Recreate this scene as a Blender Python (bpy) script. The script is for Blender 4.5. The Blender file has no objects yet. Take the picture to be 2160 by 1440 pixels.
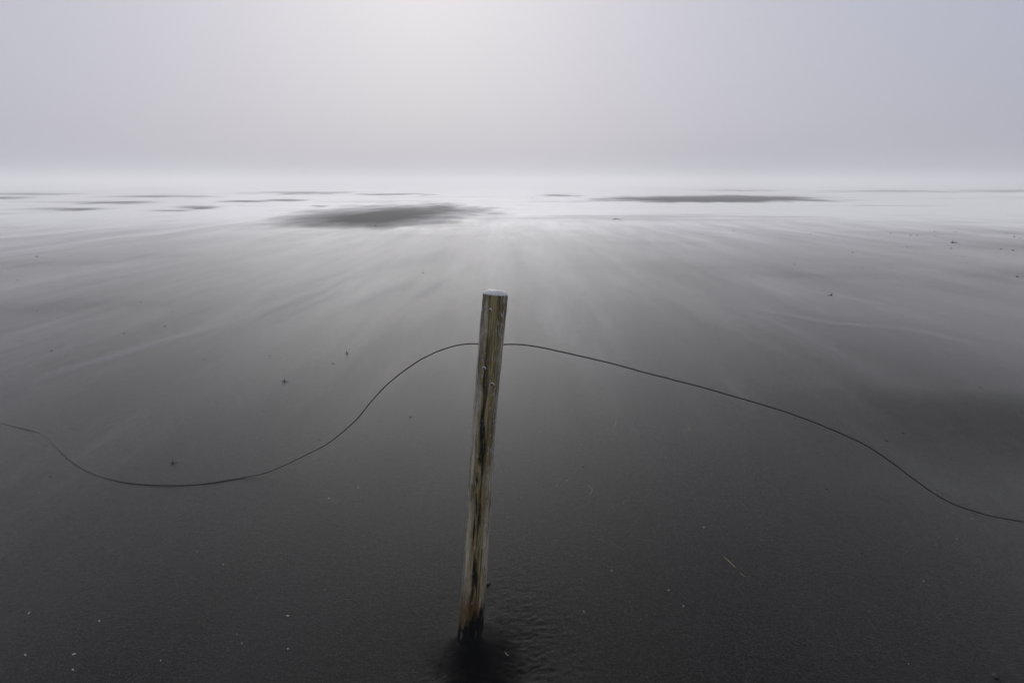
import bpy, math, random
import numpy as np
from mathutils import Vector, Matrix

random.seed(7)
R = math.radians
scene = bpy.context.scene
COL = scene.collection

# ------------------------------------------------------------------ camera
CAM_H, PITCH, FPX = 1.5, R(15.46), 1200.0          # eye height, downward pitch, focal length in photo pixels
cam_d = bpy.data.cameras.new('camera')
cam_d.sensor_fit = 'HORIZONTAL'; cam_d.sensor_width = 36.0; cam_d.lens = FPX / 2160.0 * 36.0
cam_d.clip_start = 0.05; cam_d.clip_end = 6000.0
cam = bpy.data.objects.new('camera', cam_d); COL.objects.link(cam)
cam.location = (0, 0, CAM_H); cam.rotation_euler = (math.pi / 2 - PITCH, 0, 0)
scene.camera = cam

# ------------------------------------------------------------------ sky and sun (sun hidden behind thick fog, ahead)
SUN_EL, SUN_AZ = R(25.0), R(-8.0)                   # azimuth from +Y, positive to the right
sun_dir = Vector((math.sin(SUN_AZ) * math.cos(SUN_EL), math.cos(SUN_AZ) * math.cos(SUN_EL), math.sin(SUN_EL)))
world = bpy.data.worlds.new('World'); scene.world = world; world.use_nodes = True
wn, wl = world.node_tree.nodes, world.node_tree.links
wn.clear()
wo = wn.new('ShaderNodeOutputWorld'); bg = wn.new('ShaderNodeBackground')
sky = wn.new('ShaderNodeTexSky'); sky.sky_type = 'NISHITA'; sky.sun_disc = False
sky.sun_elevation = SUN_EL; sky.sun_rotation = SUN_AZ
sky.altitude = 0; sky.air_density = 1.0; sky.dust_density = 8.0; sky.ozone_density = 1.0
hs = wn.new('ShaderNodeHueSaturation'); hs.inputs['Saturation'].default_value = 1.10
gm = wn.new('ShaderNodeGamma'); gm.inputs['Gamma'].default_value = 0.335
mx = wn.new('ShaderNodeMix'); mx.data_type = 'RGBA'; mx.inputs[0].default_value = 0.35
mx.inputs[7].default_value = (2.88, 3.12, 4.50, 1)
wl.new(sky.outputs[0], hs.inputs['Color']); wl.new(hs.outputs[0], gm.inputs['Color'])
wl.new(gm.outputs[0], mx.inputs[6]); wl.new(mx.outputs[2], bg.inputs['Color'])
bg.inputs['Strength'].default_value = 0.15 
wl.new(bg.outputs[0], wo.inputs['Surface'])

sd = bpy.data.lights.new('sun', 'SUN'); sd.energy = 1.5; sd.angle = R(42); sd.color = (1.0, 0.97, 0.93)
so = bpy.data.objects.new('sun', sd); COL.objects.link(so)
so.rotation_euler = (-sun_dir).to_track_quat('-Z', 'Y').to_euler(); so.location = (0, 0, 30)

vs = scene.view_settings
vs.view_transform = 'Standard'; vs.look = 'None'; vs.gamma = 1.0; vs.exposure = 0.50; vs.use_curve_mapping = False
scene.cycles.use_denoising = True
scene.cycles.volume_bounces = 2
scene.cycles.max_bounces = 8

# ------------------------------------------------------------------ helpers
def ray(px, py):
    xc, yc = (px - 1080) / FPX, (720 - py) / FPX
    return Vector((xc, math.cos(PITCH) + yc * math.sin(PITCH), -math.sin(PITCH) + yc * math.cos(PITCH)))

def _hash(ix, iy, s):
    h = (ix.astype(np.int64) * 374761393 + iy.astype(np.int64) * 668265263 + s * 982451653) & 0x7fffffff
    h = ((h ^ (h >> 13)) * 1274126177) & 0x7fffffff
    return ((h ^ (h >> 16)) & 0xffff) / 65535.0

def vnoise(x, y, s=0):
    x = np.asarray(x, float); y = np.asarray(y, float)
    ix, iy = np.floor(x), np.floor(y); fx, fy = x - ix, y - iy
    ux, uy = fx * fx * fx * (fx * (fx * 6 - 15) + 10), fy * fy * fy * (fy * (fy * 6 - 15) + 10)
    a, b = _hash(ix, iy, s), _hash(ix + 1, iy, s)
    c, d = _hash(ix, iy + 1, s), _hash(ix + 1, iy + 1, s)
    return (a + (b - a) * ux) * (1 - uy) + (c + (d - c) * ux) * uy - 0.5

def fbm(x, y, o=4, s=0):
    v, a = 0.0, 1.0
    for k in range(o):
        v = v + a * vnoise(x * 2 ** k + 17.3 * k, y * 2 ** k - 9.1 * k, s + k); a *= 0.5
    return v

def sstep(a, b, v):
    t = np.clip((v - a) / (b - a), 0, 1); return t * t * (3 - 2 * t)

def tag(o, label=None, cat=None, group=None, kind=None):
    if label: o['label'] = label
    if cat: o['category'] = cat
    if group: o['group'] = group
    if kind: o['kind'] = kind
    return o

def mesh_obj(name, verts, faces, mat, parent=None, smooth=True):
    me = bpy.data.meshes.new(name); me.from_pydata([tuple(v) for v in verts], [], faces)
    if smooth: me.polygons.foreach_set('use_smooth', [True] * len(me.polygons))
    me.materials.append(mat); me.update()
    o = bpy.data.objects.new(name, me); COL.objects.link(o)
    if parent: o.parent = parent
    return o

def tube(pts, radii, sides=8, cap=True):
    pts = [Vector(p) for p in pts]; V, F = [], []
    ref = None
    for i, p in enumerate(pts):
        t = (pts[min(i + 1, len(pts) - 1)] - pts[max(i - 1, 0)]).normalized()
        if ref is None:
            ref = t.orthogonal().normalized()
        ref = (ref - t * ref.dot(t)).normalized(); b = t.cross(ref)
        for k in range(sides):
            a = 2 * math.pi * k / sides
            V.append(p + (ref * math.cos(a) + b * math.sin(a)) * radii[i])
    for i in range(len(pts) - 1):
        for k in range(sides):
            F.append((i * sides + k, i * sides + (k + 1) % sides, (i + 1) * sides + (k + 1) % sides, (i + 1) * sides + k))
    if cap:
        F.append(tuple(range(sides - 1, -1, -1))); n = (len(pts) - 1) * sides; F.append(tuple(range(n, n + sides)))
    return V, F

def catmull(P, n=12):
    P = [Vector(p) for p in P]; Q = [P[0] * 2 - P[1]] + P + [P[-1] * 2 - P[-2]]; out = []
    for i in range(1, len(Q) - 2):
        p0, p1, p2, p3 = Q[i - 1:i + 3]
        for k in range(n):
            t = k / n
            out.append(0.5 * ((2 * p1) + (p2 - p0) * t + (2 * p0 - 5 * p1 + 4 * p2 - p3) * t * t + (3 * p1 - p0 - 3 * p2 + p3) * t ** 3))
    out.append(P[-1]); return out

class NT:
    def __init__(self, name):
        self.m = bpy.data.materials.new(name); self.m.use_nodes = True
        self.n, self.l = self.m.node_tree.nodes, self.m.node_tree.links
        self.b = self.n['Principled BSDF']
    def new(self, t, **kw):
        nd = self.n.new('ShaderNode' + t)
        for k, v in kw.items(): setattr(nd, k, v)
        return nd
    def link(self, a, b): self.l.new(a, b)
    def noise(self, vec, scale, detail=4, rough=0.55):
        nd = self.new('TexNoise'); nd.inputs['Scale'].default_value = scale
        nd.inputs['Detail'].default_value = detail; nd.inputs['Roughness'].default_value = rough
        if vec is not None: self.link(vec, nd.inputs['Vector'])
        return nd.outputs['Fac']
    def mapping(self, vec, scale=(1, 1, 1), rot=(0, 0, 0), loc=(0, 0, 0)):
        nd = self.new('Mapping'); nd.inputs['Scale'].default_value = scale
        nd.inputs['Rotation'].default_value = rot; nd.inputs['Location'].default_value = loc
        self.link(vec, nd.inputs['Vector']); return nd.outputs[0]
    def rng(self, v, a, b, c, d, smooth=False):
        nd = self.new('MapRange'); nd.clamp = True
        if smooth: nd.interpolation_type = 'SMOOTHSTEP'
        for i, x in enumerate((a, b, c, d)): nd.inputs[i + 1].default_value = x
        self.link(v, nd.inputs[0]); return nd.outputs[0]
    def math(self, op, a, b=None):
        nd = self.new('Math', operation=op)
        for i, x in enumerate((a, b)):
            if x is None: continue
            if isinstance(x, (int, float)): nd.inputs[i].default_value = x
            else: self.link(x, nd.inputs[i])
        return nd.outputs[0]
    def mix(self, f, a, b):
        nd = self.new('Mix', data_type='RGBA')
        for i, x in ((0, f), (6, a), (7, b)):
            if isinstance(x, (int, float)): nd.inputs[i].default_value = x
            elif isinstance(x, tuple): nd.inputs[i].default_value = (*x, 1)
            else: self.link(x, nd.inputs[i])
        return nd.outputs[2]
    def bump(self, h, strength, dist, normal=None):
        nd = self.new('Bump'); nd.inputs['Strength'].default_value = strength; nd.inputs['Distance'].default_value = dist
        self.link(h, nd.inputs['Height'])
        if normal is not None: self.link(normal, nd.inputs['Normal'])
        return nd.outputs[0]

# ------------------------------------------------------------------ terrain shape
POST_XY = (-0.145, 1.60)

# mounds whose steeper face looks at the camera: (left px, right px, y of the foot, y of the crest, where along it the crest is highest 0..1, face length m, tail m)
MOUNDS_PX = [
    (515, 1050, 482, 432, 0.72, 2.2, 14),
    (1240, 1765, 430, 410.0, 0.50, 2.6, 30),
    (150, 325, 431.5, 423, 0.6, 1.8, 20),
    (70, 215, 445, 436.5, 0.5, 1.3, 14),
    (385, 460, 443, 434.5, 0.25, 1.3, 12),
    (300, 400, 447, 441, 0.5, 1.0, 8),
    (530, 740, 410, 403.5, 0.5, 2.6, 30),
    (770, 900, 413.5, 407.5, 0.5, 2.0, 25),
    (650, 692, 437.5, 432, 0.5, 0.7, 6),
    (560, 640, 425, 419.5, 0.5, 1.4, 14),
    (470, 560, 427, 422, 0.5, 1.4, 14),
    (1150, 1220, 416, 409.5, 0.5, 1.8, 14),
    (1160, 1240, 492, 483, 0.5, 0.8, 4),
    (1180, 1300, 468, 459, 0.5, 1.0, 6),
    (1750, 2010, 406.5, 400.5, 0.5, 3.0, 40),
    (1990, 2330, 407, 399.0, 0.6, 3.5, 40),
    (1480, 1640, 404, 399.5, 0.5, 3.0, 30),
    (230, 420, 417, 411.5, 0.5, 2.0, 20),
    (-120, 150, 412, 406, 0.5, 3.0, 20),
    (-80, 60, 420, 413.5, 0.5, 2.0, 20),
    (1355, 1465, 392.0, 383.5, 0.5, 12.0, 40),
    (1930, 2400, 532, 504, 0.6, 1.1, 7),
    (1800, 2300, 497, 486, 0.6, 1.2, 7),
    (2060, 2400, 596, 568, 0.8, 0.8, 4),
    (-140, 80, 486, 464, 0.4, 1.2, 8),
    (-200, 300, 672, 632, 0.35, 0.8, 4),
    (-200, 230, 568, 545, 0.4, 0.9, 6),
    (240, 420, 548, 534, 0.5, 0.9, 6),
    (1300, 1500, 520, 507, 0.4, 1.0, 6),
    (1560, 1900, 590, 572, 0.5, 0.9, 5),
]
MOUNDS = []
for x0, x1, yb, yc, pk, face, tail in MOUNDS_PX:
    r0, r1, rb, rc = ray(x0, yb), ray(x1, yb), ray((x0 + x1) / 2, yb), ray((x0 + x1) / 2, yc)
    Y = CAM_H / -rb.z * rb.y
    xa, xb = r0.x / r0.y * Y, r1.x / r1.y * Y
    Yc = Y + face
    hgt = CAM_H + rc.z / rc.y * Yc
    soft = 1.0 if x1 - x0 > 500 and yb < 490 and x0 > 0 else 0.80
    low = 0.13 if soft == 1 else (0.30 if yb < 470 else 0.22)
    ex = (xb - xa) * (0.25 if soft < 1 else 0.05)                 # thin ends run out wide
    MOUNDS.append((xa - ex, xb + ex, Y, max(hgt, 0.02) * low, pk, face * (1.0 if soft == 1 else 1.25), tail))

# pale drift lines lying along the wind, from photo pixels on the flat sand: (points, width m, height m)
def _flat(px, py):
    d = ray(px, py); k = CAM_H / -d.z; return (d.x * k, d.y * k)
DRIFTS = [([_flat(*q) for q in P], w, hh) for P, w, hh in (
    ([(-60, 850), (130, 785), (300, 735), (450, 690), (560, 655)], 0.10, 0.010),
    ([(330, 700), (480, 655), (600, 622), (720, 585)], 0.12, 0.010),
    ([(500, 655), (590, 625), (640, 600), (760, 560)], 0.10, 0.012),
    ([(540, 672), (650, 628), (720, 598)], 0.08, 0.010),
    ([(560, 690), (660, 640), (740, 610)], 0.07, 0.007),
    ([(1560, 650), (1750, 698), (1900, 716), (2200, 790)], 0.08, 0.010),
    ([(1690, 612), (1860, 650), (2000, 690)], 0.09, 0.007),
    ([(1430, 560), (1520, 610), (1640, 668), (1720, 700)], 0.09, 0.006),
    ([(1265, 475), (1275, 492), (1330, 515), (1400, 545), (1445, 553)], 0.16, 0.014),
    ([(1435, 497), (1470, 505), (1525, 520)], 0.14, 0.012),
    ([(700, 500), (860, 470), (1000, 455), (1080, 440)], 0.30, 0.020),
    ([(560, 515), (700, 492), (840, 478)], 0.30, 0.018),
    ([(900, 500), (1010, 472), (1070, 455)], 0.25, 0.016),
    ([(870, 640), (920, 600), (960, 575)], 0.10, 0.008),
    ([(730, 660), (800, 625), (860, 590)], 0.10, 0.008),
)]
def drift_field(x, y):
    """height and pale cover of the drift lines"""
    x = np.asarray(x, float); y = np.asarray(y, float)
    h = np.zeros_like(x); c = np.zeros_like(x)
    for i, (P, w, hh) in enumerate(DRIFTS):
        xs, ys = [p[0] for p in P], [p[1] for p in P]
        m = (x > min(xs) - 6 * w) & (x < max(xs) + 6 * w) & (y > min(ys) - 6 * w) & (y < max(ys) + 6 * w)
        if not m.any(): continue
        xm, ym = x[m], y[m]; best = np.full_like(xm, 1e9); along = np.zeros_like(xm)
        L = [0.0]
        for a, b in zip(P[:-1], P[1:]): L.append(L[-1] + math.hypot(b[0] - a[0], b[1] - a[1]))
        xw = xm + w * 0.9 * fbm(ym * 0.9, np.full_like(ym, i * 5.7), 3, 120 + i)
        for k in range(len(P) - 1):
            ax, ay = P[k]; bx, by = P[k + 1]; ex, ey = bx - ax, by - ay; l2 = ex * ex + ey * ey
            t = np.clip(((xw - ax) * ex + (ym - ay) * ey) / l2, 0, 1)
            d = np.hypot(xw - ax - t * ex, ym - ay - t * ey); n = d < best
            best = np.where(n, d, best); along = np.where(n, L[k] + t * math.sqrt(l2), along)
        u = along / L[-1]
        f = np.exp(-(best / w) ** 2) * sstep(0, 0.25, u) * (1 - sstep(0.7, 1.0, u)) * (0.7 + 0.9 * fbm(xm * 1.5 / w * 0.2, ym * 0.8, 2, 150 + i))
        h[m] += 0.3 * hh * f; c[m] = np.maximum(c[m], f)
    return h, np.clip(c, 0, 1)

# dark matte bare sand without frost: soft ragged patches (centre px, half width, half height, slant, soft edge), laid out on the flat sand
BARE_PX = [(798, 457, 290, 31, -0.040, 0.80), (630, 471, 105, 10, 0.0, 0.8), (895, 446, 150, 18, -0.01, 0.85),
           (1505, 420, 275, 9.5, -0.004, 0.45), (1650, 421, 150, 5, 0.01, 0.8)]
for x0, x1, yb, yc, pk, face, tail in MOUNDS_PX[2:]:
    if yb < 500: BARE_PX.append(((x0 + x1) / 2, (yb + yc) / 2, (x1 - x0) * 0.70, max((yb - yc) * 0.55, 2.4), 0.0, 1.0))
    else: BARE_PX.append(((x0 + x1) / 2, (yb + yc) / 2, (x1 - x0) * 0.6, (yb - yc) * 0.55, 0.02 if x0 > 1080 else -0.06, 1.0))
def bare_field(x, y, z):
    out = np.zeros_like(x); m = (y > 3.0) & (y < 400) & (np.abs(x) < y * 1.3)
    xm, ym = x[m], y[m]; eye = CAM_H - z[m]
    f = ym * math.cos(PITCH) + eye * math.sin(PITCH)
    u = 1080 + FPX * xm / f; v = 720 - FPX * (ym * math.sin(PITCH) - eye * math.cos(PITCH)) / f
    n1 = fbm(xm * 0.35, ym * 0.12, 4, 301); n2 = fbm(xm * 1.1, ym * 0.5, 3, 305)
    acc = np.zeros_like(xm)
    for cx, cy, a, b, sl, soft in BARE_PX:
        du = (u - cx) / a; dv = (v - cy - sl * (u - cx)) / b
        rg = 1.0 if a > 240 and cy < 470 else 2.6                    # small patches are torn into joined streaks
        r = np.sqrt(du * du + dv * dv) + rg * (0.24 * n1 + 0.14 * n2)
        k = (1 - sstep(1 - soft, 1 + 0.35 * soft, r)) * (1.0 if a > 240 and cy < 470 else 0.9 if cy < 455 else 0.18)
        acc = np.maximum(acc, k)
    out[m] = acc
    return out

def near_post(dx, dy):
    r = np.hypot(dx, dy)
    h = -0.018 * np.exp(-((dx - .08) ** 2 / 0.07 + (dy + 0.12) ** 2 / 0.05))
    hr = np.hypot((dx - 0.016 + 0.012 * fbm(dx * 20, dy * 20, 2, 14)) / 0.05, (dy + 0.045) / (0.065 + 0.02 * fbm(dx * 18, dy * 18, 2, 15)))
    h = h + 0.034 / (1 + hr ** 3) + 0.012 * np.exp(-(r / 0.10) ** 2)
    amp = np.exp(-((dx - 0.15) / 0.22) ** 2 - ((dy + 0.10) / 0.32) ** 2) + 0.6 * np.exp(-((dx + 0.02) / 0.3) ** 2 - ((dy + 0.28) / 0.14) ** 2)
    amp = amp * sstep(0.06, 0.16, r)
    amp2 = 0.16 * np.exp(-(r / 0.9) ** 2) * sstep(0.06, 0.16, r)
    w = dy - 0.25 * dx * np.exp(-(r / 0.3) ** 2) + 0.14 * np.abs(dx) + 0.055 * fbm(dx * 7, dy * 7, 3, 3) + 0.022 * fbm(dx * 26, dy * 26, 2, 4)
    rip = np.sin(w * 2 * math.pi / 0.021)
    br = np.clip(0.35 + 2.2 * fbm(dx * 18, dy * 34, 2, 8), 0, 1.5)
    h = h + 0.0010 * (amp + 0.6 * amp2) * (0.55 * rip * br + 2.6 * fbm(dx * 40, dy * 66, 4, 12))
    return h

def ground_h(x, y):
    x = np.asarray(x, float); y = np.asarray(y, float)
    dist = np.hypot(x, y)
    # broad unevenness, longer along the wind (Y)
    h = 0.022 * fbm(x * 0.16, y * 0.07, 3, 5) * sstep(3, 12, dist)
    h = h + 0.16 * fbm(x * 0.035, y * 0.022, 3, 9) * sstep(15, 60, dist) * (1 - sstep(120, 400, dist))
    # wind streak ridges
    wx = x + 0.5 * fbm(x * 0.3, y * 0.12, 2, 31)
    h = h + 0.0075 * fbm(wx * 1.1, y * 0.12, 3, 21) * sstep(2.2, 5, dist) * (1 - sstep(60, 150, dist))
    for i, (xa, xb, Y, H, pk, face, tail) in enumerate(MOUNDS):
        m = (x > xa) & (x < xb) & (y > Y - 1.5 * face) & (y < Y + 2.5 * face + tail)
        if not m.any(): continue
        xm, ym = x[m], y[m]
        t = (xm - xa) / (xb - xa)
        prof = np.where(t < pk, sstep(0, pk, t), 1 - sstep(pk, 1, t)) ** (0.5 if H > 0.07 else 1.0)
        fl = face * (0.30 + 0.70 * prof)
        yy = ym - Y - 0.30 * face * fbm(xm * 1.2 / face, np.full_like(xm, i * 3.1), 2, 40 + i) - (0.25 if H > 0.07 else 0.6) * face * (1 - prof)
        f = sstep(0, 1, yy / fl) * (1 - sstep(0, 1, (yy - fl * 0.9) / tail))
        h[m] += H * prof * f * (1 + 0.12 * fbm(xm * 0.9, ym * 0.5, 3, 60 + i))
    h = h + drift_field(x, y)[0]
    # gentle swell on the right whose near face is turned to the camera
    s = sstep(1.0, 3.8, x - 0.15 * (y - 3)) 
    yy = y - 2.55 + 0.28 * (x - 2.5) - 0.3 * fbm(x * 0.7, y * 0.4, 2, 77)
    h = h + 0.14 * s * sstep(0, 1.5, yy) * (1 - sstep(1.6, 7.0, yy))
    # scour hollow and heap round the post, ripples about it
    m = (np.abs(x - POST_XY[0]) < 2.2) & (np.abs(y - POST_XY[1]) < 2.2)
    if m.any(): h[m] += near_post(x[m] - POST_XY[0], y[m] - POST_XY[1])
    return h

def gh(x, y): return float(ground_h(np.array([x]), np.array([y]))[0])

def on_ground(px, py):
    d = ray(px, py); t, dt = 0.3, 0.02
    ts = np.concatenate([np.arange(1.2, 8, 0.012), np.geomspace(8, 900, 900)])
    z = CAM_H + d.z * ts; below = z < ground_h(d.x * ts, d.y * ts)
    k = int(np.argmax(below)) if below.any() else len(ts) - 1
    return Vector((d.x * ts[k], d.y * ts[k], gh(d.x * ts[k], d.y * ts[k])))

# ------------------------------------------------------------------ materials
def sand_material():
    t = NT('black_sand'); b = t.b
    co = t.new('TexCoord').outputs['Object']
    streak = t.noise(t.mapping(co, (1.3, 0.13, 1)), 1.0, 5, 0.6)
    streak2 = t.noise(t.mapping(co, (5.0, 0.35, 1), (0, 0, 0.05)), 1.0, 4, 0.55)
    blotch = t.noise(t.mapping(co, (0.5, 0.22, 1)), 1.0, 4, 0.6)
    grain = t.noise(co, 210.0, 4, 0.85)
    vor = t.new('TexVoronoi'); vor.inputs['Scale'].default_value = 270.0; t.link(co, vor.inputs['Vector'])
    vs_ = t.new('SeparateColor'); t.link(vor.outputs['Color'], vs_.inputs[0])
    cell = vs_.outputs[0]                                           # one random value for each grain
    fine = t.noise(co, 95.0, 5, 0.9)
    base_cell = t.rng(cell, 0.80, 1.0, 0, 1)
    dust = t.math('MULTIPLY', t.rng(streak, 0.42, 0.68, 0, 1, True), t.rng(blotch, 0.35, 0.65, 0.25, 1, True))
    dust = t.math('ADD', dust, t.math('MULTIPLY', t.rng(streak2, 0.52, 0.72, 0, 1, True), 0.35))
    att = t.new('Attribute'); att.attribute_name = 'drift'
    dust = t.math('MINIMUM', t.math('ADD', t.math('MULTIPLY', dust, 0.7), t.math('MULTIPLY', att.outputs['Fac'], 0.9)), 1.0)
    base = t.mix(t.rng(grain, 0.35, 0.72, 0, 1), (0.0012, 0.0012, 0.0011), (0.006, 0.0058, 0.0053))
    base = t.mix(base_cell, base, (0.026, 0.025, 0.023))
    sandc = t.mix(t.math('MULTIPLY', dust, 0.5), base, (0.030, 0.030, 0.031))
    sandc = t.mix(t.math('MULTIPLY', att.outputs['Fac'], 0.4), sandc, (0.13, 0.13, 0.132))
    # thin frost that lies on the outer plain, broken into streaks and left off faces turned to the camera
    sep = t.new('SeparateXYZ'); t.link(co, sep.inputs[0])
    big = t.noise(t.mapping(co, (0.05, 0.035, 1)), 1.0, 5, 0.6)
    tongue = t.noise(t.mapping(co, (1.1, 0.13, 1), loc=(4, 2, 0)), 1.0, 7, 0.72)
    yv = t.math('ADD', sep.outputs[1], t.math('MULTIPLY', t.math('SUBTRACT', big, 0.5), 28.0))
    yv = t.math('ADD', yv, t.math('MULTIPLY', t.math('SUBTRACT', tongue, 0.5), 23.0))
    frost_glare = t.math('ADD', t.math('MULTIPLY', t.rng(yv, 14.0, 31.0, 0, 1, True), 0.68), t.math('MULTIPLY', t.rng(yv, 2.0, 22.0, 0, 1, True), 0.32))  # weaker near tier brightens the middle distance, grazing glare put into the colour
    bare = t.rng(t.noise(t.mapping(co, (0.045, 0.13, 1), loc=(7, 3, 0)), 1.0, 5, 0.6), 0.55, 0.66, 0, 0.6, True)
    frost_glare = t.math('MULTIPLY', frost_glare, t.math('SUBTRACT', 1.0, bare))
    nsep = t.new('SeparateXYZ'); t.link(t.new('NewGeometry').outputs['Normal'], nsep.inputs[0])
    frost_glare = t.math('MULTIPLY', frost_glare, t.rng(nsep.outputs[1], -0.11, -0.035, 0, 1, True))
    # sand coloured near black and matte in a ragged patch at the foot of the post
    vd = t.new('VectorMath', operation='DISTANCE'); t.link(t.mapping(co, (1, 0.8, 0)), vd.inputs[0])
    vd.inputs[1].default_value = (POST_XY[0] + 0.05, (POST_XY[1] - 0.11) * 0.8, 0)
    foot_dark = t.math('ADD', vd.outputs['Value'], t.math('MULTIPLY', t.math('SUBTRACT', t.noise(co, 14.0, 6, 0.75), 0.5), 0.24))
    foot_dark = t.rng(foot_dark, 0.05, 0.27, 1, 0, True)
    col = t.mix(frost_glare, sandc, (0.93, 0.91, 0.87))
    bar = t.new('Attribute'); bar.attribute_name = 'bare'
    bare_f = bar.outputs['Fac']
    col = t.mix(bare_f, col, (0.016, 0.016, 0.015))
    t.link(t.mix(foot_dark, col, (0.0015, 0.0015, 0.0015)), b.inputs['Base Color'])
    t.link(t.math('MULTIPLY', t.math('MULTIPLY', t.rng(foot_dark, 0, 1, 1.0, 0.03), t.rng(cell, 0.0, 0.45, 0.62, 1.0)), t.rng(bare_f, 0, 1, 1.0, 0.06)), b.inputs['Sheen Weight'])
    rgh = t.math('MAXIMUM', t.rng(dust, 0, 1, 0.46, 0.56), t.math('MAXIMUM', t.rng(bare_f, 0, 0.6, 0, 0.95), t.rng(foot_dark, 0, 1, 0, 0.9)))
    t.link(rgh, b.inputs['Roughness'])
    b.inputs['Specular IOR Level'].default_value = 0.05
    b.inputs['Sheen Weight'].default_value = 0.8; b.inputs['Sheen Roughness'].default_value = 0.255; b.inputs['Sheen Tint'].default_value = (1, 0.975, 0.925, 1)
    n1 = t.bump(grain, 0.5, 0.0022)
    n2 = t.bump(fine, 0.4, 0.003, n1)
    n2 = t.bump(cell, 0.45, 0.0012, n2)
    n3 = t.bump(streak2, 0.2, 0.008, n2)
    t.link(n3, b.inputs['Normal'])
    return t.m

def wood_material():
    t = NT('weathered_wood'); b = t.b
    co = t.new('TexCoord').outputs['Object']
    sep = t.new('SeparateXYZ'); t.link(co, sep.inputs[0])
    X, Y, Z = sep.outputs
    N = lambda sc, d=4, r=0.6, loc=(0, 0, 0): t.noise(t.mapping(co, sc, loc=loc), 1.0, d, r)
    grain = N((260, 260, 7.0), 5, 0.7)                       # fine fibres
    fibre = N((95, 95, 2.2), 4, 0.6, (3, 1, 0))              # broad fibre bands
    mott = N((30, 30, 9), 4, 0.6, (1, 7, 2))                 # patches along the shaft
    wob = t.math('MULTIPLY', t.math('SUBTRACT', N((9, 9, 6), 4, 0.6), 0.5), 0.045)
    xw = t.math('ADD', X, wob)
    grey = t.mix(t.rng(fibre, 0.3, 0.7, 0, 1), (0.22, 0.18, 0.115), (0.70, 0.61, 0.45))
    grey = t.mix(t.rng(grain, 0.35, 0.75, 0, 0.75), grey, (0.15, 0.13, 0.09))
    brown = t.mix(t.rng(fibre, 0.35, 0.65, 0, 1), (0.12, 0.09, 0.03), (0.42, 0.33, 0.15))
    brown = t.mix(t.rng(grain, 0.45, 0.75, 0, 0.8), brown, (0.06, 0.045, 0.015))
    strip = t.rng(t.math('ABSOLUTE', t.math('ADD', xw, -0.002)), 0.015, 0.029, 1, 0, True)
    strip = t.math('MULTIPLY', strip, t.rng(Y, -0.02, 0.0, 1, 0, True))
    grey = t.mix(t.rng(mott, 0.48, 0.62, 0, 0.65, True), grey, (0.10, 0.085, 0.05))
    col = t.mix(t.math('MULTIPLY', strip, t.rng(mott, 0.3, 0.5, 0.6, 1)), grey, brown)
    # dark rot running down the front in broken tongues
    dk = t.rng(t.math('ABSOLUTE', t.math('ADD', xw, 0.003)), 0.005, 0.018, 1, 0, True)
    dk = t.math('MULTIPLY', dk, t.rng(Y, -0.02, 0.0, 1, 0, True))
    dk = t.math('MULTIPLY', dk, t.rng(N((75, 75, 6.5), 4, 0.6, (2, 2, 5)), 0.40, 0.53, 0, 1, True))
    dk = t.math('MULTIPLY', dk, t.rng(Z, 0.80, 1.15, 1.0, 0.35))
    col = t.mix(dk, col, (0.008, 0.006, 0.003))
    # checks along the grain
    chk = t.rng(N((170, 170, 2.6), 2, 0.5, (5, 5, 1)), 0.60, 0.68, 0, 0.85, True)
    col = t.mix(chk, col, (0.015, 0.012, 0.008))
    # rusty brown, then soaked black at the foot
    zz = t.math('ADD', Z, t.math('MULTIPLY', t.math('SUBTRACT', N((60, 60, 14), 4, 0.65, (9, 3, 0)), 0.5), 0.16))
    col = t.mix(t.rng(zz, 0.11, 0.26, 0.9, 0, True), col, t.mix(fibre, (0.012, 0.006, 0.002), (0.15, 0.085, 0.022)))
    col = t.mix(t.rng(t.math('ADD', zz, t.math('MULTIPLY', X, -0.9)), 0.085, 0.115, 1, 0, True), col, (0.002, 0.002, 0.002))
    # rime caught in the fibres, thickest up and on the flanks
    rime = t.rng(N((120, 120, 34), 5, 0.75, (4, 8, 1)), 0.54, 0.64, 0, 0.9, True)
    rime = t.math('MULTIPLY', rime, t.rng(Z, 0.25, 0.75, 0.2, 1))
    rime = t.math('MULTIPLY', rime, t.rng(t.math('ABSOLUTE', X), 0.008, 0.034, 0.12, 1))
    col = t.mix(rime, col, (0.70, 0.70, 0.68))
    t.link(col, b.inputs['Base Color'])
    b.inputs['Roughness'].default_value = 0.9
    b.inputs['Specular IOR Level'].default_value = 0.12
    n1 = t.bump(fibre, 0.8, 0.003); n2 = t.bump(grain, 0.6, 0.0012, n1); n3 = t.bump(chk, -0.9, 0.003, n2); n4 = t.bump(rime, 0.8, 0.002, n3)
    t.link(n4, b.inputs['Normal'])
    return t.m

def plain(name, c0, c1, rough=0.7, scale=60, bump=0.3, spec=0.3, metal=0.0):
    t = NT(name); co = t.new('TexCoord').outputs['Object']
    n = t.noise(co, scale, 4)
    t.link(t.mix(t.rng(n, 0.3, 0.7, 0, 1), c0, c1), t.b.inputs['Base Color'])
    t.b.inputs['Roughness'].default_value = rough; t.b.inputs['Specular IOR Level'].default_value = spec
    t.b.inputs['Metallic'].default_value = metal
    t.link(t.bump(n, bump, 0.002), t.b.inputs['Normal'])
    return t.m

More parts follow.
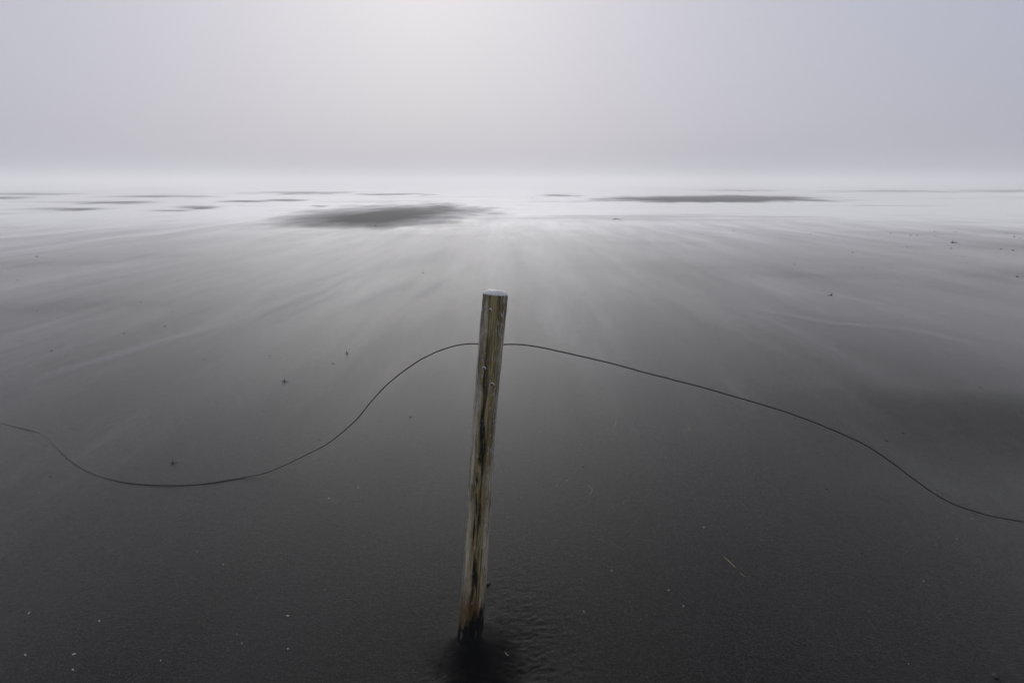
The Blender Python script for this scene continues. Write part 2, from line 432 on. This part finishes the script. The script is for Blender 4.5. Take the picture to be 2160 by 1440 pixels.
M_SAND = sand_material()
M_WOOD = wood_material()
M_END = plain('frosted_end_grain', (0.60, 0.57, 0.51), (0.88, 0.86, 0.81), 0.8, 150, 0.6)
M_FROST = plain('rime_frost', (0.60, 0.61, 0.63), (0.85, 0.86, 0.88), 0.6, 300, 0.4)
M_NAIL = plain('rusted_steel', (0.02, 0.015, 0.012), (0.10, 0.085, 0.075), 0.5, 400, 0.4, 0.5, 0.6)
M_WIRE = plain('dark_wire', (0.010, 0.008, 0.007), (0.030, 0.022, 0.016), 0.55, 40, 0.3, 0.3)
M_SHELL = plain('pale_shell', (0.20, 0.19, 0.17), (0.50, 0.49, 0.45), 0.7, 250)
M_CLOD = plain('dark_stone', (0.008, 0.008, 0.008), (0.030, 0.029, 0.028), 0.75, 90)
M_STRAW = plain('dry_straw', (0.26, 0.21, 0.10), (0.44, 0.38, 0.22), 0.7, 80)
M_STALK = plain('dark_stalk', (0.015, 0.013, 0.008), (0.05, 0.045, 0.03), 0.8, 80)

# ------------------------------------------------------------------ ground: one sheet, fine near the post, reaching the horizon
def axis(lo_f, hi_f, step, rel, mid_far, far, lo_far):
    def run(v, lim):
        out, st = [], step
        while v < lim:
            out.append(v); st = min(st * 1.045, max(step, rel * v)) if v < mid_far else st * 1.06
            v += st
        return out + [lim]
    up = run(hi_f, far); dn = [-q for q in run(-(lo_f - step), lo_far)]
    return np.array(dn[::-1] + list(np.arange(lo_f, hi_f - step * 0.5, step)) + up)
gx = axis(-0.72, 0.60, 0.0048, 0.0125, 90.0, 2500.0, 2500.0)
gy = axis(1.02, 2.20, 0.0048, 0.0085, 110.0, 2500.0, 40.0)
XX, YY = np.meshgrid(gx, gy)
ZZ = ground_h(XX.ravel(), YY.ravel()).reshape(XX.shape)
nx, ny = len(gx), len(gy)
verts = np.stack([XX.ravel(), YY.ravel(), ZZ.ravel()], 1)
ii = (np.arange(ny - 1)[:, None] * nx + np.arange(nx - 1)[None, :]).ravel()
quads = np.stack([ii, ii + 1, ii + nx + 1, ii + nx], 1).astype(np.int32)
me = bpy.data.meshes.new('ground')
me.vertices.add(len(verts)); me.vertices.foreach_set('co', verts.ravel())
me.loops.add(quads.size); me.loops.foreach_set('vertex_index', quads.ravel())
me.polygons.add(len(quads)); me.polygons.foreach_set('loop_start', np.arange(0, quads.size, 4, dtype=np.int32))
me.polygons.foreach_set('use_smooth', np.ones(len(quads), bool))
me.update(calc_edges=True); me.materials.append(M_SAND)
ab = me.attributes.new('bare', 'FLOAT', 'POINT'); ab.data.foreach_set('value', bare_field(verts[:, 0], verts[:, 1], verts[:, 2]).astype(np.float32))
at = me.attributes.new('drift', 'FLOAT', 'POINT'); at.data.foreach_set('value', drift_field(verts[:, 0], verts[:, 1])[1].astype(np.float32))
ground = bpy.data.objects.new('ground', me); COL.objects.link(ground)
tag(ground, 'flat black sand plain with windblown streaks and low dark mounds', kind='structure')

# ------------------------------------------------------------------ haze: shallow ground fog
hz = NT('haze_air'); hz.n.remove(hz.b)
pv = hz.new('VolumePrincipled'); pv.inputs['Color'].default_value = (0.82, 0.82, 0.82, 1)
pv.inputs['Density'].default_value = 0.006; pv.inputs['Anisotropy'].default_value = 0.35
hz.link(pv.outputs[0], hz.n['Material Output'].inputs['Volume'])
zlo, zhi = float(ZZ.min()) - 1.0, 6.0
bxv = [(x, y, z) for z in (zlo, zhi) for y in (-60, 2600) for x in (-2600, 2600)]
haze = mesh_obj('haze', bxv, [(0, 2, 3, 1), (4, 5, 7, 6), (0, 1, 5, 4), (2, 6, 7, 3), (0, 4, 6, 2), (1, 3, 7, 5)], hz.m, smooth=False)
tag(haze, 'pale ground fog thinning the far sand', kind='stuff')

# ------------------------------------------------------------------ the post
pb = Vector((POST_XY[0], POST_XY[1], 0.0))
top_d = ray(1043.5, 612); TOP_Y = 1.735
pt = Vector((top_d.x / top_d.y * TOP_Y, TOP_Y, CAM_H + top_d.z / top_d.y * TOP_Y))
axis_v = (pt - pb); PL = axis_v.length
post = bpy.data.objects.new('wooden_post', None); COL.objects.link(post)
post.location = pb; post.rotation_euler = axis_v.to_track_quat('Z', 'Y').to_euler()
post.rotation_mode = 'QUATERNION'
zq = axis_v.normalized(); xq = (Vector((1, 0, 0)) - zq * zq.x).normalized(); yq = zq.cross(xq)
post.rotation_quaternion = Matrix((xq, yq, zq)).transposed().to_quaternion()
tag(post, 'weathered round wooden post with rime, leaning in dark sand', 'post')
R0, R1 = 0.0405, 0.0375
SEG = 96
CH = 0.013                                              # chamfer under the cut end
KNOTS = [(0.006, 1.145, 0.005), (-0.008, 0.955, 0.006), (0.012, 0.905, 0.006), (-0.012, 0.60, 0.007), (0.02, 0.605, 0.006), (0.0, 0.79, 0.006)]
def shaft_r(a, z):
    a = np.asarray(a, float); z = np.asarray(z, float) + 0 * a
    r = R0 + (R1 - R0) * np.maximum(z, 0) / PL
    n = fbm(a * 1.1, z * 2.6, 4, 90) * 0.0045 + vnoise(a * 14 + 60, z * 3.5, 91) * 0.0020 + vnoise(a * 5 + 30, z * 38, 92) * 0.0012
    x, fr = r * np.cos(a), np.sin(a) < 0
    cx = -0.006 + 0.006 * np.sin(z * 9) + 0.003 * np.sin(z * 31)          # the long check down the front
    dpt = 0.0065 * np.maximum(0, np.sin(z * 5.2 + 0.6)) ** 0.6 * np.where(z > 0.98, 0.4, 1)
    d = -dpt * np.exp(-((x - cx) / 0.0022) ** 2)
    for kx, kz, kr in KNOTS:
        d2 = ((x - kx) ** 2 + ((z - kz) * 0.7) ** 2) / kr ** 2
        d = d + 0.0022 * np.exp(-d2) - 0.003 * np.exp(-d2 * 6)
    return r + n + np.where(fr, d, 0)
zs = [-0.22, -0.1] + list(np.linspace(-0.03, PL - CH, 230))
V, F = [], []
for z in zs:
    ox, oy = 0.0018 * math.sin(z * 6), 0.0014 * math.sin(z * 4.3 + 1)
    A = 2 * math.pi * np.arange(SEG) / SEG; A = np.where(A > math.pi, A - 2 * math.pi, A); r = shaft_r(A, z)
    V += [(r[k] * math.cos(A[k]) + ox, r[k] * math.sin(A[k]) + oy, z) for k in range(SEG)]
nr = len(zs)
for i in range(nr - 1):
    for k in range(SEG):
        F.append((i * SEG + k, i * SEG + (k + 1) % SEG, (i + 1) * SEG + (k + 1) % SEG, (i + 1) * SEG + k))
F.append(tuple(range(SEG - 1, -1, -1)))
mesh_obj('shaft', V, F, M_WOOD, post)
# chamfered frosted end
V, F = [], []
prof = [(1.004, -CH - 0.0005), (0.97, -CH * 0.7), (0.86, -CH * 0.28), (0.79, -0.002), (0.73, 0.0), (0.5, 0.0006), (0.2, 0.0003)]
ox, oy = 0.0018 * math.sin(PL * 6), 0.0014 * math.sin(PL * 4.3 + 1)
for j, (s, dz) in enumerate(prof):
    for k in range(SEG):
        a = 2 * math.pi * k / SEG; r = float(shaft_r(a if a <= math.pi else a - 2 * math.pi, PL - CH)) * s * (1 + 0.012 * float(vnoise(np.array([a * 6.0 + 20]), np.array([j * 1.7]), 95)[0]))
        V.append((r * math.cos(a) + ox, r * math.sin(a) + oy, PL + dz + 0.0032 * float(vnoise(np.array([a * 5 + 9]), np.array([j * .9]), 96)[0])))
for i in range(len(prof) - 1):
    for k in range(SEG):
        F.append((i * SEG + k, i * SEG + (k + 1) % SEG, (i + 1) * SEG + (k + 1) % SEG, (i + 1) * SEG + k))
n = (len(prof) - 1) * SEG; F.append(tuple(range(n, n + SEG)))
cap = mesh_obj('end_face', V, F, M_END, post); cap['label'] = 'pale frosted chamfered cut end'

def front_pt(x, z, out=0.0):
    r = R0 + (R1 - R0) * z / PL; a = -math.acos(max(-1, min(1, x / r)))
    rr = float(shaft_r(a, z)) + out
    return Vector((rr * math.cos(a), rr * math.sin(a), z)), Vector((math.cos(a), math.sin(a), 0))

def nail(x, z, rad):
    c, nn = front_pt(x, z, -0.003)
    tv = Vector((0, 0, 1)); bv = nn.cross(tv)
    V, F = [], []; S = 14
    for s, o in ((1.0, 0.0), (1.05, 0.0045), (0.85, 0.0058), (0.35, 0.0064)):
        for k in range(S):
            a = 2 * math.pi * k / S
            V.append(c + (tv * math.sin(a) + bv * math.cos(a)) * rad * s + nn * o)
    for i in range(3):
        for k in range(S):
            F.append((i * S + k, i * S + (k + 1) % S, (i + 1) * S + (k + 1) % S, (i + 1) * S + k))
    F.append(tuple(range(3 * S, 4 * S)))
    o = mesh_obj('nail', V, F, M_NAIL, post)
    # rime collar on the upper left of the head
    pts = [c + nn * 0.0045 + (tv * math.sin(a) + bv * math.cos(a)) * rad * 1.25 for a in np.linspace(0.4, 3.9, 12)]
    v2, f2 = tube(pts, [0.0006 + 0.0012 * math.sin(math.pi * i / 11) for i in range(12)], 6)
    mesh_obj('rime_ring', v2, f2, M_FROST, o)
for q in ((-0.008, 1.137, 0.0032), (-0.014, 0.955, 0.0036), (0.013, 0.907, 0.0036)): nail(*q)
# staple that carries the wire on the back of the shaft, wire leaves at this height
WZ = PL - 0.178
# frost crystals caught on the shaft: tiny flakes, one part
V, F = [], []
def flake(c, nn, s):
    n0 = len(V); t1 = nn.orthogonal().normalized(); t2 = nn.cross(t1); a0 = random.random() * 6
    m = random.randint(4, 6)
    for k in range(m):
        a = a0 + 2 * math.pi * k / m; rr = s * random.uniform(0.35, 1.0)
        V.append(c + (t1 * math.cos(a) + t2 * math.sin(a) * random.uniform(.4, 1)) * rr)
    V.append(c + nn * s * random.uniform(0.4, 0.8))
    for k in range(m): F.append((n0 + k, n0 + (k + 1) % m, n0 + m))
spots = [(-0.014, 0.955), (0.012, 0.905), (-0.02, 0.60), (0.018, 0.607), (-0.006, 0.565), (0.016, 0.44), (0.02, 0.36), (-0.004, 0.36), (-0.004, 0.27), (0.0, 0.165), (-0.008, 1.137), (-0.026, 0.87), (-0.024, 0.90), (0.024, 0.97)]
for sx, sz in spots:
    for k in range(7):
        x = max(-0.036, min(0.036, sx + random.gauss(0, 0.003))); z = sz + random.gauss(0, 0.004)
        c, nn = front_pt(x, z); flake(c, nn, random.uniform(0.0008, 0.0019))
for k in range(520):
    a = random.choice([-math.pi + random.gauss(0.10, 0.22), random.gauss(-0.15, 0.3), -random.uniform(0, math.pi)])
    z = PL * (1 - random.random() ** 1.3) * 0.93 + 0.13
    z = min(z, PL - 0.012)
    r = float(shaft_r(a, z)); nn = Vector((math.cos(a), math.sin(a), 0))
    flake(Vector((r * nn.x, r * nn.y, z)), nn, random.uniform(0.0004, 0.0013))
fr = mesh_obj('rime_flakes', V, F, M_FROST, post, smooth=False); fr['kind'] = 'stuff'

# ------------------------------------------------------------------ the wire
post_m = Matrix.Translation(pb) @ Matrix((xq, yq, zq)).transposed().to_4x4()
RW = 0.0022
def at_depth(px, py, Yd):
    d = ray(px, py); return Vector((0, 0, CAM_H)) + d * (Yd / d.y)
def on_sand(px, py, lift): 
    p = on_ground(px, py); return p + Vector((0, 0, lift))
back = post_m @ Vector((0, R1 + RW + 0.001, WZ))
yb = back.y
# left: springs off the post, sinks to the sand, then lies on it
left_air = [(1000, 724.5, 0.0), (968, 727.5, 0.02), (930, 738, 0.06), (893, 755, 0.12), (858, 777, 0.19), (825, 803, 0.27), (795, 833, 0.36), (768, 866, 0.45), (742, 893, 0.53), (715, 917, 0.61), (685, 938, 0.68)]
pts_l = [back + Vector((-0.02, 0, 0))]
for px, py, dd in left_air: pts_l.append(at_depth(px, py, yb + dd))
for px, py, l in ((640, 962, None), (600, 981, None), (560, 997, None), (510, 1010, 0.004), (450, 1019, 0.003), (390, 1024, 0.002), (330, 1025, 0.002), (270, 1019, 0.002), (225, 1009, 0.0015), (185, 994, 0.0006), (152, 975, -0.0004), (125, 950, -0.0009), (105, 928, -0.0012), (85, 914, -0.0010), (45, 904, 0.0), (0, 893, 0.0005), (-60, 878, 0.001), (-150, 868, 0.0)):
    p = on_sand(px, py, 0.004 if l is None else l)
    if l is None:
        k = {640: 0.10, 600: 0.05, 560: 0.02}[px]
        d = ray(px, py); p = Vector((0, 0, CAM_H)) + d * ((CAM_H - gh(p.x, p.y) - k) / -d.z)
    pts_l.append(p)
right_air = [(1090, 726, 0.0), (1140, 732, 0.01), (1200, 746, 0.02), (1270, 762, 0.03), (1340, 780, 0.04), (1420, 801, 0.05), (1500, 822, 0.06), (1580, 845, 0.06), (1660, 870, 0.05), (1730, 895, 0.04), (1790, 921, 0.03), (1840, 947, 0.02), (1885, 978, 0.01), (1930, 1012, 0.0), (1975, 1043, 0.0), (2020, 1066, 0.0), (2065, 1081, 0.0), (2110, 1091, 0.01), (2165, 1100, 0.02)]
pts_r = [back + Vector((0.02, 0, 0))]
for px, py, dd in right_air: pts_r.append(at_depth(px, py, yb + dd))
e = pts_r[-1]
pts_r += [e + Vector((0.15, 0.02, -0.03)), e + Vector((0.40, 0.08, -0.13)), e + Vector((0.65, 0.2, -0.30))]
q = e + Vector((0.9, 0.4, 0)); pts_r += [Vector((q.x, q.y, gh(q.x, q.y) + 0.004)), Vector((q.x + 0.3, q.y + 0.3, gh(q.x + .3, q.y + .3) - 0.004))]
allp = catmull(pts_l[::-1] + [back] + pts_r, 8)
for i, p in enumerate(allp):                                     # small springy kinks of old wire
    k = 0.0035 if abs(p.x - back.x) > 0.12 else 0.0
    p.z += k * float(fbm(np.array([i * 0.11]), np.array([3.3]), 3, 201)[0]); p.x += k * float(fbm(np.array([i * 0.13]), np.array([8.3]), 3, 202)[0])
V, F = tube(allp, [RW] * len(allp), 8)
wire = mesh_obj('wire', V, F, M_WIRE)
tag(wire, 'long thin dark wire curving from behind the post to both sides', 'wire')
# staple on the back of the post
st = [Vector((-0.006, R1 - 0.006, WZ - 0.004)), Vector((-0.006, R1 + 2.6 * RW, WZ - 0.004)), Vector((0.0, R1 + 3.0 * RW, WZ)), Vector((0.006, R1 + 2.6 * RW, WZ + 0.004)), Vector((0.006, R1 - 0.006, WZ + 0.004))]
v, f = tube(catmull(st, 5), [0.0011] * 21, 6)
mesh_obj('staple', v, f, M_NAIL, post)

# ------------------------------------------------------------------ small things on the sand
def ico_mesh(name, mat, seed, squash=(1, 1, .6), rough=0.35):
    import bmesh
    bm = bmesh.new(); bmesh.ops.create_icosphere(bm, subdivisions=2, radius=0.5)
    rs = random.Random(seed); off = [Vector((rs.gauss(0, 1), rs.gauss(0, 1), rs.gauss(0, 1))).normalized() for _ in range(7)]
    amp = [rs.uniform(-rough, rough) for _ in range(7)]
    for v in bm.verts:
        d = v.co.normalized(); s = 1 + sum(a * max(0, d.dot(o)) ** 3 for a, o in zip(amp, off))
        v.co = Vector((d.x * squash[0], d.y * squash[1], d.z * squash[2])) * 0.5 * s
    m = bpy.data.meshes.new(name); bm.to_mesh(m); bm.free(); m.materials.append(mat); return m

def shard_mesh(name, mat, seed):
    rs = random.Random(seed); n = 7; V, F = [], []
    rim = [(rs.uniform(.35, .55) * math.cos(2 * math.pi * k / n), rs.uniform(.18, .3) * math.sin(2 * math.pi * k / n)) for k in range(n)]
    def bend(x, y): return 0.30 - 0.9 * y * y - 0.5 * x * x
    for top in (1, 0):
        for s in (1.0, 0.5):
            for x, y in rim: V.append((x * s, y * s, bend(x * s, y * s) + (0.05 if top else -0.05)))
        V.append((0, 0, bend(0, 0) + (0.05 if top else -0.05)))
    m1 = 2 * n + 1
    for b0, flip in ((0, False), (m1, True)):
        for k in range(n):
            a, c = b0 + k, b0 + (k + 1) % n
            q1 = (a, c, c + n, a + n); q2 = (a + n, c + n, b0 + 2 * n)
            F.append(q1[::-1] if flip else q1); F.append(q2[::-1] if flip else q2)
    for k in range(n): F.append((k, m1 + k, m1 + (k + 1) % n, (k + 1) % n))
    m = bpy.data.meshes.new(name); m.from_pydata(V, [], F); m.materials.append(mat); m.update(); return m

SHELLS = [shard_mesh('shell_fragment', M_SHELL, s) for s in range(4)]
CLODS = [ico_mesh('pebble', M_CLOD, 20 + s, (1, .8, .55)) for s in range(5)]

def scale_at(p): return FPX / (p.y * math.cos(PITCH) + (CAM_H - p.z) * math.sin(PITCH))   # photo pixels per metre there

ORD = ['first', 'second', 'third', 'fourth', 'fifth', 'sixth', 'seventh', 'eighth', 'ninth', 'tenth', 'eleventh', 'twelfth', 'thirteenth', 'fourteenth', 'fifteenth', 'sixteenth', 'seventeenth', 'eighteenth', 'nineteenth', 'twentieth']

def scatter(name, meshes, px_list, label_tail, cat, group, squash=1.0, sink=0.0):
    px_list = sorted(px_list, key=lambda q: q[0])
    for i, (px, py, sz) in enumerate(px_list):
        p = on_ground(px, py); s = (0.70 if name == 'pebble' else 0.72) * sz / scale_at(p)
        o = bpy.data.objects.new(name, random.choice(meshes)); COL.objects.link(o)
        o.scale = (s, s * random.uniform(.75, 1.1), s * squash)
        o.rotation_euler = (random.gauss(0, .25), random.gauss(0, .25), random.uniform(0, 6.28))
        o.location = p + Vector((0, 0, s * squash * sink))
        tag(o, f'{ORD[i]} from the left of the {label_tail}', cat, group)

SZ = 8.0
scatter('shell_fragment', SHELLS, [(61, 1293, 8), (210, 1310, 9), (55, 1385, 9), (156, 1382, 11), (154, 1412, 11), (340, 1395, 9), (511, 1360, 6), (471, 1193, 6), (416, 1165, 5), (500, 1341, 4), (607, 1302, 9), (608, 1373, 9), (685, 1247, 5), (921, 1194, 7)],
        'pale crumbs in the foreground left of the post', 'shell fragment', 'pale crumbs in the left foreground', 0.8, 0.0)
scatter('shell_fragment', SHELLS, [(1315, 1062, 6), (1484, 1115, 8), (1290, 1205, 6), (1410, 1247, 8), (1441, 1282, 7), (1231, 1293, 7), (1833, 1292, 8), (1948, 1226, 6), (1911, 1164, 5), (1979, 1136, 5), (2017, 1138, 8), (2013, 1155, 5), (2052, 1096, 7), (1916, 1402, 5), (1646, 1069, 5)],
        'pale crumbs in the dark foreground right of the post', 'shell fragment', 'pale crumbs in the right foreground', 0.8, 0.0)
scatter('shell_fragment', SHELLS, [(66, 1046, 5), (84, 1041, 4), (205, 1003, 5), (227, 1010, 4), (468, 1003, 5), (509, 1002, 4), (524, 892, 4), (702, 904, 5), (644, 919, 5), (545, 950, 6), (563, 1015, 5), (694, 1053, 6), (756, 1030, 6), (846, 983, 4)],
        'tiny pale crumbs near the wire left of post', 'shell fragment', 'pale crumbs by the left half of the wire', 0.8, 0.0)
scatter('shell_fragment', SHELLS, [(1235, 878, 5), (1298, 917, 5), (1139, 912, 6), (1195, 905, 5), (1404, 966, 6), (1196, 1015, 6), (1175, 1025, 5), (1291, 814, 4), (1315, 836, 4), (1180, 834, 6), (1171, 943, 4), (1817, 994, 5), (1646, 998, 4)],
        'tiny pale crumbs under the wire right of the post', 'shell fragment', 'pale crumbs under the right half of the wire', 0.8, 0.0)
scatter('pebble', CLODS, [(1548, 488, 4), (1879, 493, 5), (1920, 497, 4), (1935, 497, 4), (1971, 489, 4), (1972, 498, 3), (1980, 488, 3), (2016, 490, 4), (2137, 529, 7), (2139, 500, 5), (2152, 503, 4), (2122, 493, 4), (1914, 521, 5), (1919, 514, 3), (2006, 525, 6), (1709, 494, 4), (1758, 502, 4), (1831, 496, 3), (2111, 526, 6)],
        'dark stones strewn at the far right', 'stone', 'dark stones strewn on the far right', 0.9, 0.15)
scatter('pebble', CLODS, [(2105, 544, 4), (2038, 555, 4), (1676, 558, 4), (1818, 566, 4), (1880, 567, 3), (1879, 644, 4), (1894, 675, 4), (2146, 584, 7), (1770, 732, 4), (1754, 759, 5), (1822, 814, 4), (2068, 819, 5), (1798, 533, 5), (1768, 885, 5), (1905, 914, 7)],
        'small dark stones above the wire, right of post', 'stone', 'dark stones above the right half of the wire', 0.8, 0.1)
scatter('pebble', CLODS, [(78, 656, 5), (297, 638, 5), (232, 653, 4), (363, 658, 4), (348, 689, 5), (172, 630, 4), (38, 592, 4), (77, 542, 6), (147, 540, 4), (262, 703, 6), (109, 740, 6), (429, 758, 4), (511, 808, 5), (569, 751, 5), (703, 768, 5)],
        'small dark stones above the wire, left of post', 'stone', 'dark stones above the left half of the wire', 0.8, 0.1)
scatter('pebble', CLODS, [(892, 576, 4), (992, 539, 4), (1117, 479, 4), (1110, 488, 4), (793, 478, 6), (1079, 494, 3), (1122, 419, 3), (1143, 424, 3), (741, 463, 4)],
        'dark specks on pale sand beyond the post', 'stone', 'dark stones beyond the post', 0.8, 0.1)
scatter('pebble', CLODS, [(272, 927, 5), (232, 883, 5), (108, 1008, 5), (391, 1043, 6), (731, 832, 6), (673, 927, 5), (625, 991, 5), (866, 880, 6), (24, 1290, 8), (158, 1298, 7)],
        'dark clods near the wire left of the post', 'stone', 'dark clods left of the post', 0.6, 0.05)
scatter('pebble', CLODS, [(1280, 1016, 6), (1230, 986, 6), (1312, 1043, 6), (1272, 892, 5), (1367, 805, 4), (1222, 1057, 7), (1745, 1032, 6), (1982, 1153, 6), (1817, 1167, 7), (2118, 1166, 8), (2050, 1292, 7), (1938, 1402, 6), (1934, 1341, 8), (2040, 1395, 9)],
        'dark clods below the wire right of the post', 'stone', 'dark clods right of the post', 0.6, 0.05)

def single_stone(px, py, sz, label, mesh):
    p = on_ground(px, py); s = sz / scale_at(p)
    o = bpy.data.objects.new('stone', mesh); COL.objects.link(o); o.scale = (s, s * .8, s * .8)
    o.rotation_euler = (0.2, 0.1, 1.0); o.location = p + Vector((0, 0, s * 0.1)); tag(o, label, 'stone')
single_stone(1030, 1231, 15, 'black lump of stone in rippled sand just right of the post', CLODS[1])
single_stone(2099, 1427, 18, 'black clod at the bottom right corner of the picture', CLODS[3])

def straw(name, pix, r, label, mat, lift=0.002, cat='straw'):
    pts = []
    for px, py in pix: pts.append(on_ground(px, py) + Vector((0, 0, lift)))
    P = catmull(pts, 6); n = len(P)
    V, F = tube(P, [0.75 * r * (1 - 0.6 * abs(2 * i / (n - 1) - 1) ** 2) for i in range(n)], 6)
    tag(mesh_obj(name, V, F, mat), label, cat)
straw('straw', [(1527, 1176), (1540, 1187), (1553, 1200)], 0.0016, 'yellow straw lying on dark sand in the lower right foreground', M_STRAW)
straw('straw', [(1560, 1208), (1570, 1217)], 0.0010, 'short faint straw end just below the yellow straw', M_STRAW)
straw('straw', [(1065, 1376), (1069, 1381), (1073, 1386)], 0.0014, 'short pale straw in the ripples at the foot of the post', M_STRAW)
straw('straw', [(221, 905), (231, 899), (240, 895)], 0.0017, 'pale straw lying on sand above the wire at far left', M_STRAW)
straw('straw', [(240, 862), (247, 858)], 0.0014, 'short faint straw just above the longer straw at far left', M_STRAW)
straw('straw', [(1297, 888), (1299, 893), (1294, 904)], 0.0014, 'bent pale straw under the wire right of the post', M_STRAW)
straw('straw', [(1239, 1023), (1249, 1034), (1242, 1047)], 0.0011, 'sharply bent faint straw below the wire, lower than the other bent one', M_STRAW)
straw('straw', [(1450, 899), (1454, 908), (1440, 914)], 0.0011, 'curled faint straw under the middle of the right wire', M_STRAW)
straw('straw', [(2149, 876), (2154, 878), (2160, 881)], 0.0020, 'short pale straw at the right edge of the picture', M_STRAW)
straw('twig', [(1865, 927), (1870, 931), (1874, 932)], 0.0022, 'tiny black twig on sand just above the right part of the wire', M_STALK, cat='twig')
straw('twig', [(1292, 464), (1299, 462.5), (1310, 464)], 0.018, 'dark twig lying on pale sand beyond the post, to its right', M_STALK, 0.02, cat='twig')

def stalk(px, py, hpx, blades, label, tip=None):
    p = on_ground(px, py); s = 1 / scale_at(p)
    e = bpy.data.objects.new('dry_stalk', None); COL.objects.link(e); e.location = p
    tag(e, label, 'stalk', 'dry stalks standing in the sand')
    P = catmull([(0, 0, -3 * s), (0, 0, hpx * .5 * s), (0.5 * s, 0, hpx * s)], 5)
    V, F = tube(P, [1.1 * s * (1 - .55 * i / (len(P) - 1)) for i in range(len(P))], 6); mesh_obj('stem', V, F, M_STALK, e)
    for dx, dy, z in blades:
        P = catmull([(0, 0, 0.5 * s), (dx * .5 * s, dy * .5 * s, (z * .5 + 1.2) * s), (dx * s, dy * s, z * s)], 5)
        V, F = tube(P, [1.0 * s * (1 - .7 * i / (len(P) - 1)) for i in range(len(P))], 6); mesh_obj('blade', V, F, M_STALK, e)
    if tip:
        V, F = tube([(0, 0, hpx * .55 * s), (0.4 * s, 0, hpx * 1.0 * s)], [1.4 * s, 0.8 * s], 6); mesh_obj('rime_tip', V, F, M_FROST, e)
stalk(365, 978, 9, [(-7, 0, 1), (9, 4, 1.5), (4, -3, 1)], 'dark three-armed dry stalk standing just above the left dip of the wire')
stalk(732, 747, 11, [(-3, 0, 0.5), (3, 2, 0.5)], 'upright dry stalk with rimed tip above the wire left of the post', True)
stalk(600, 806, 8, [(-6, 0, 2), (8, 1, 1), (4, -3, 2)], 'low spread dry stalk left of the rimed stalk', None)
stalk(2009, 513, 6, [(-5, 0, 1), (8, 2, .5), (14, 3, .5)], 'dark dry tuft among the strewn stones at far right', None)
stalk(1754, 624, 6, [(-4, 0, 1), (-8, 2, .5)], 'faint dry tuft alone on grey sand at right of centre', None)
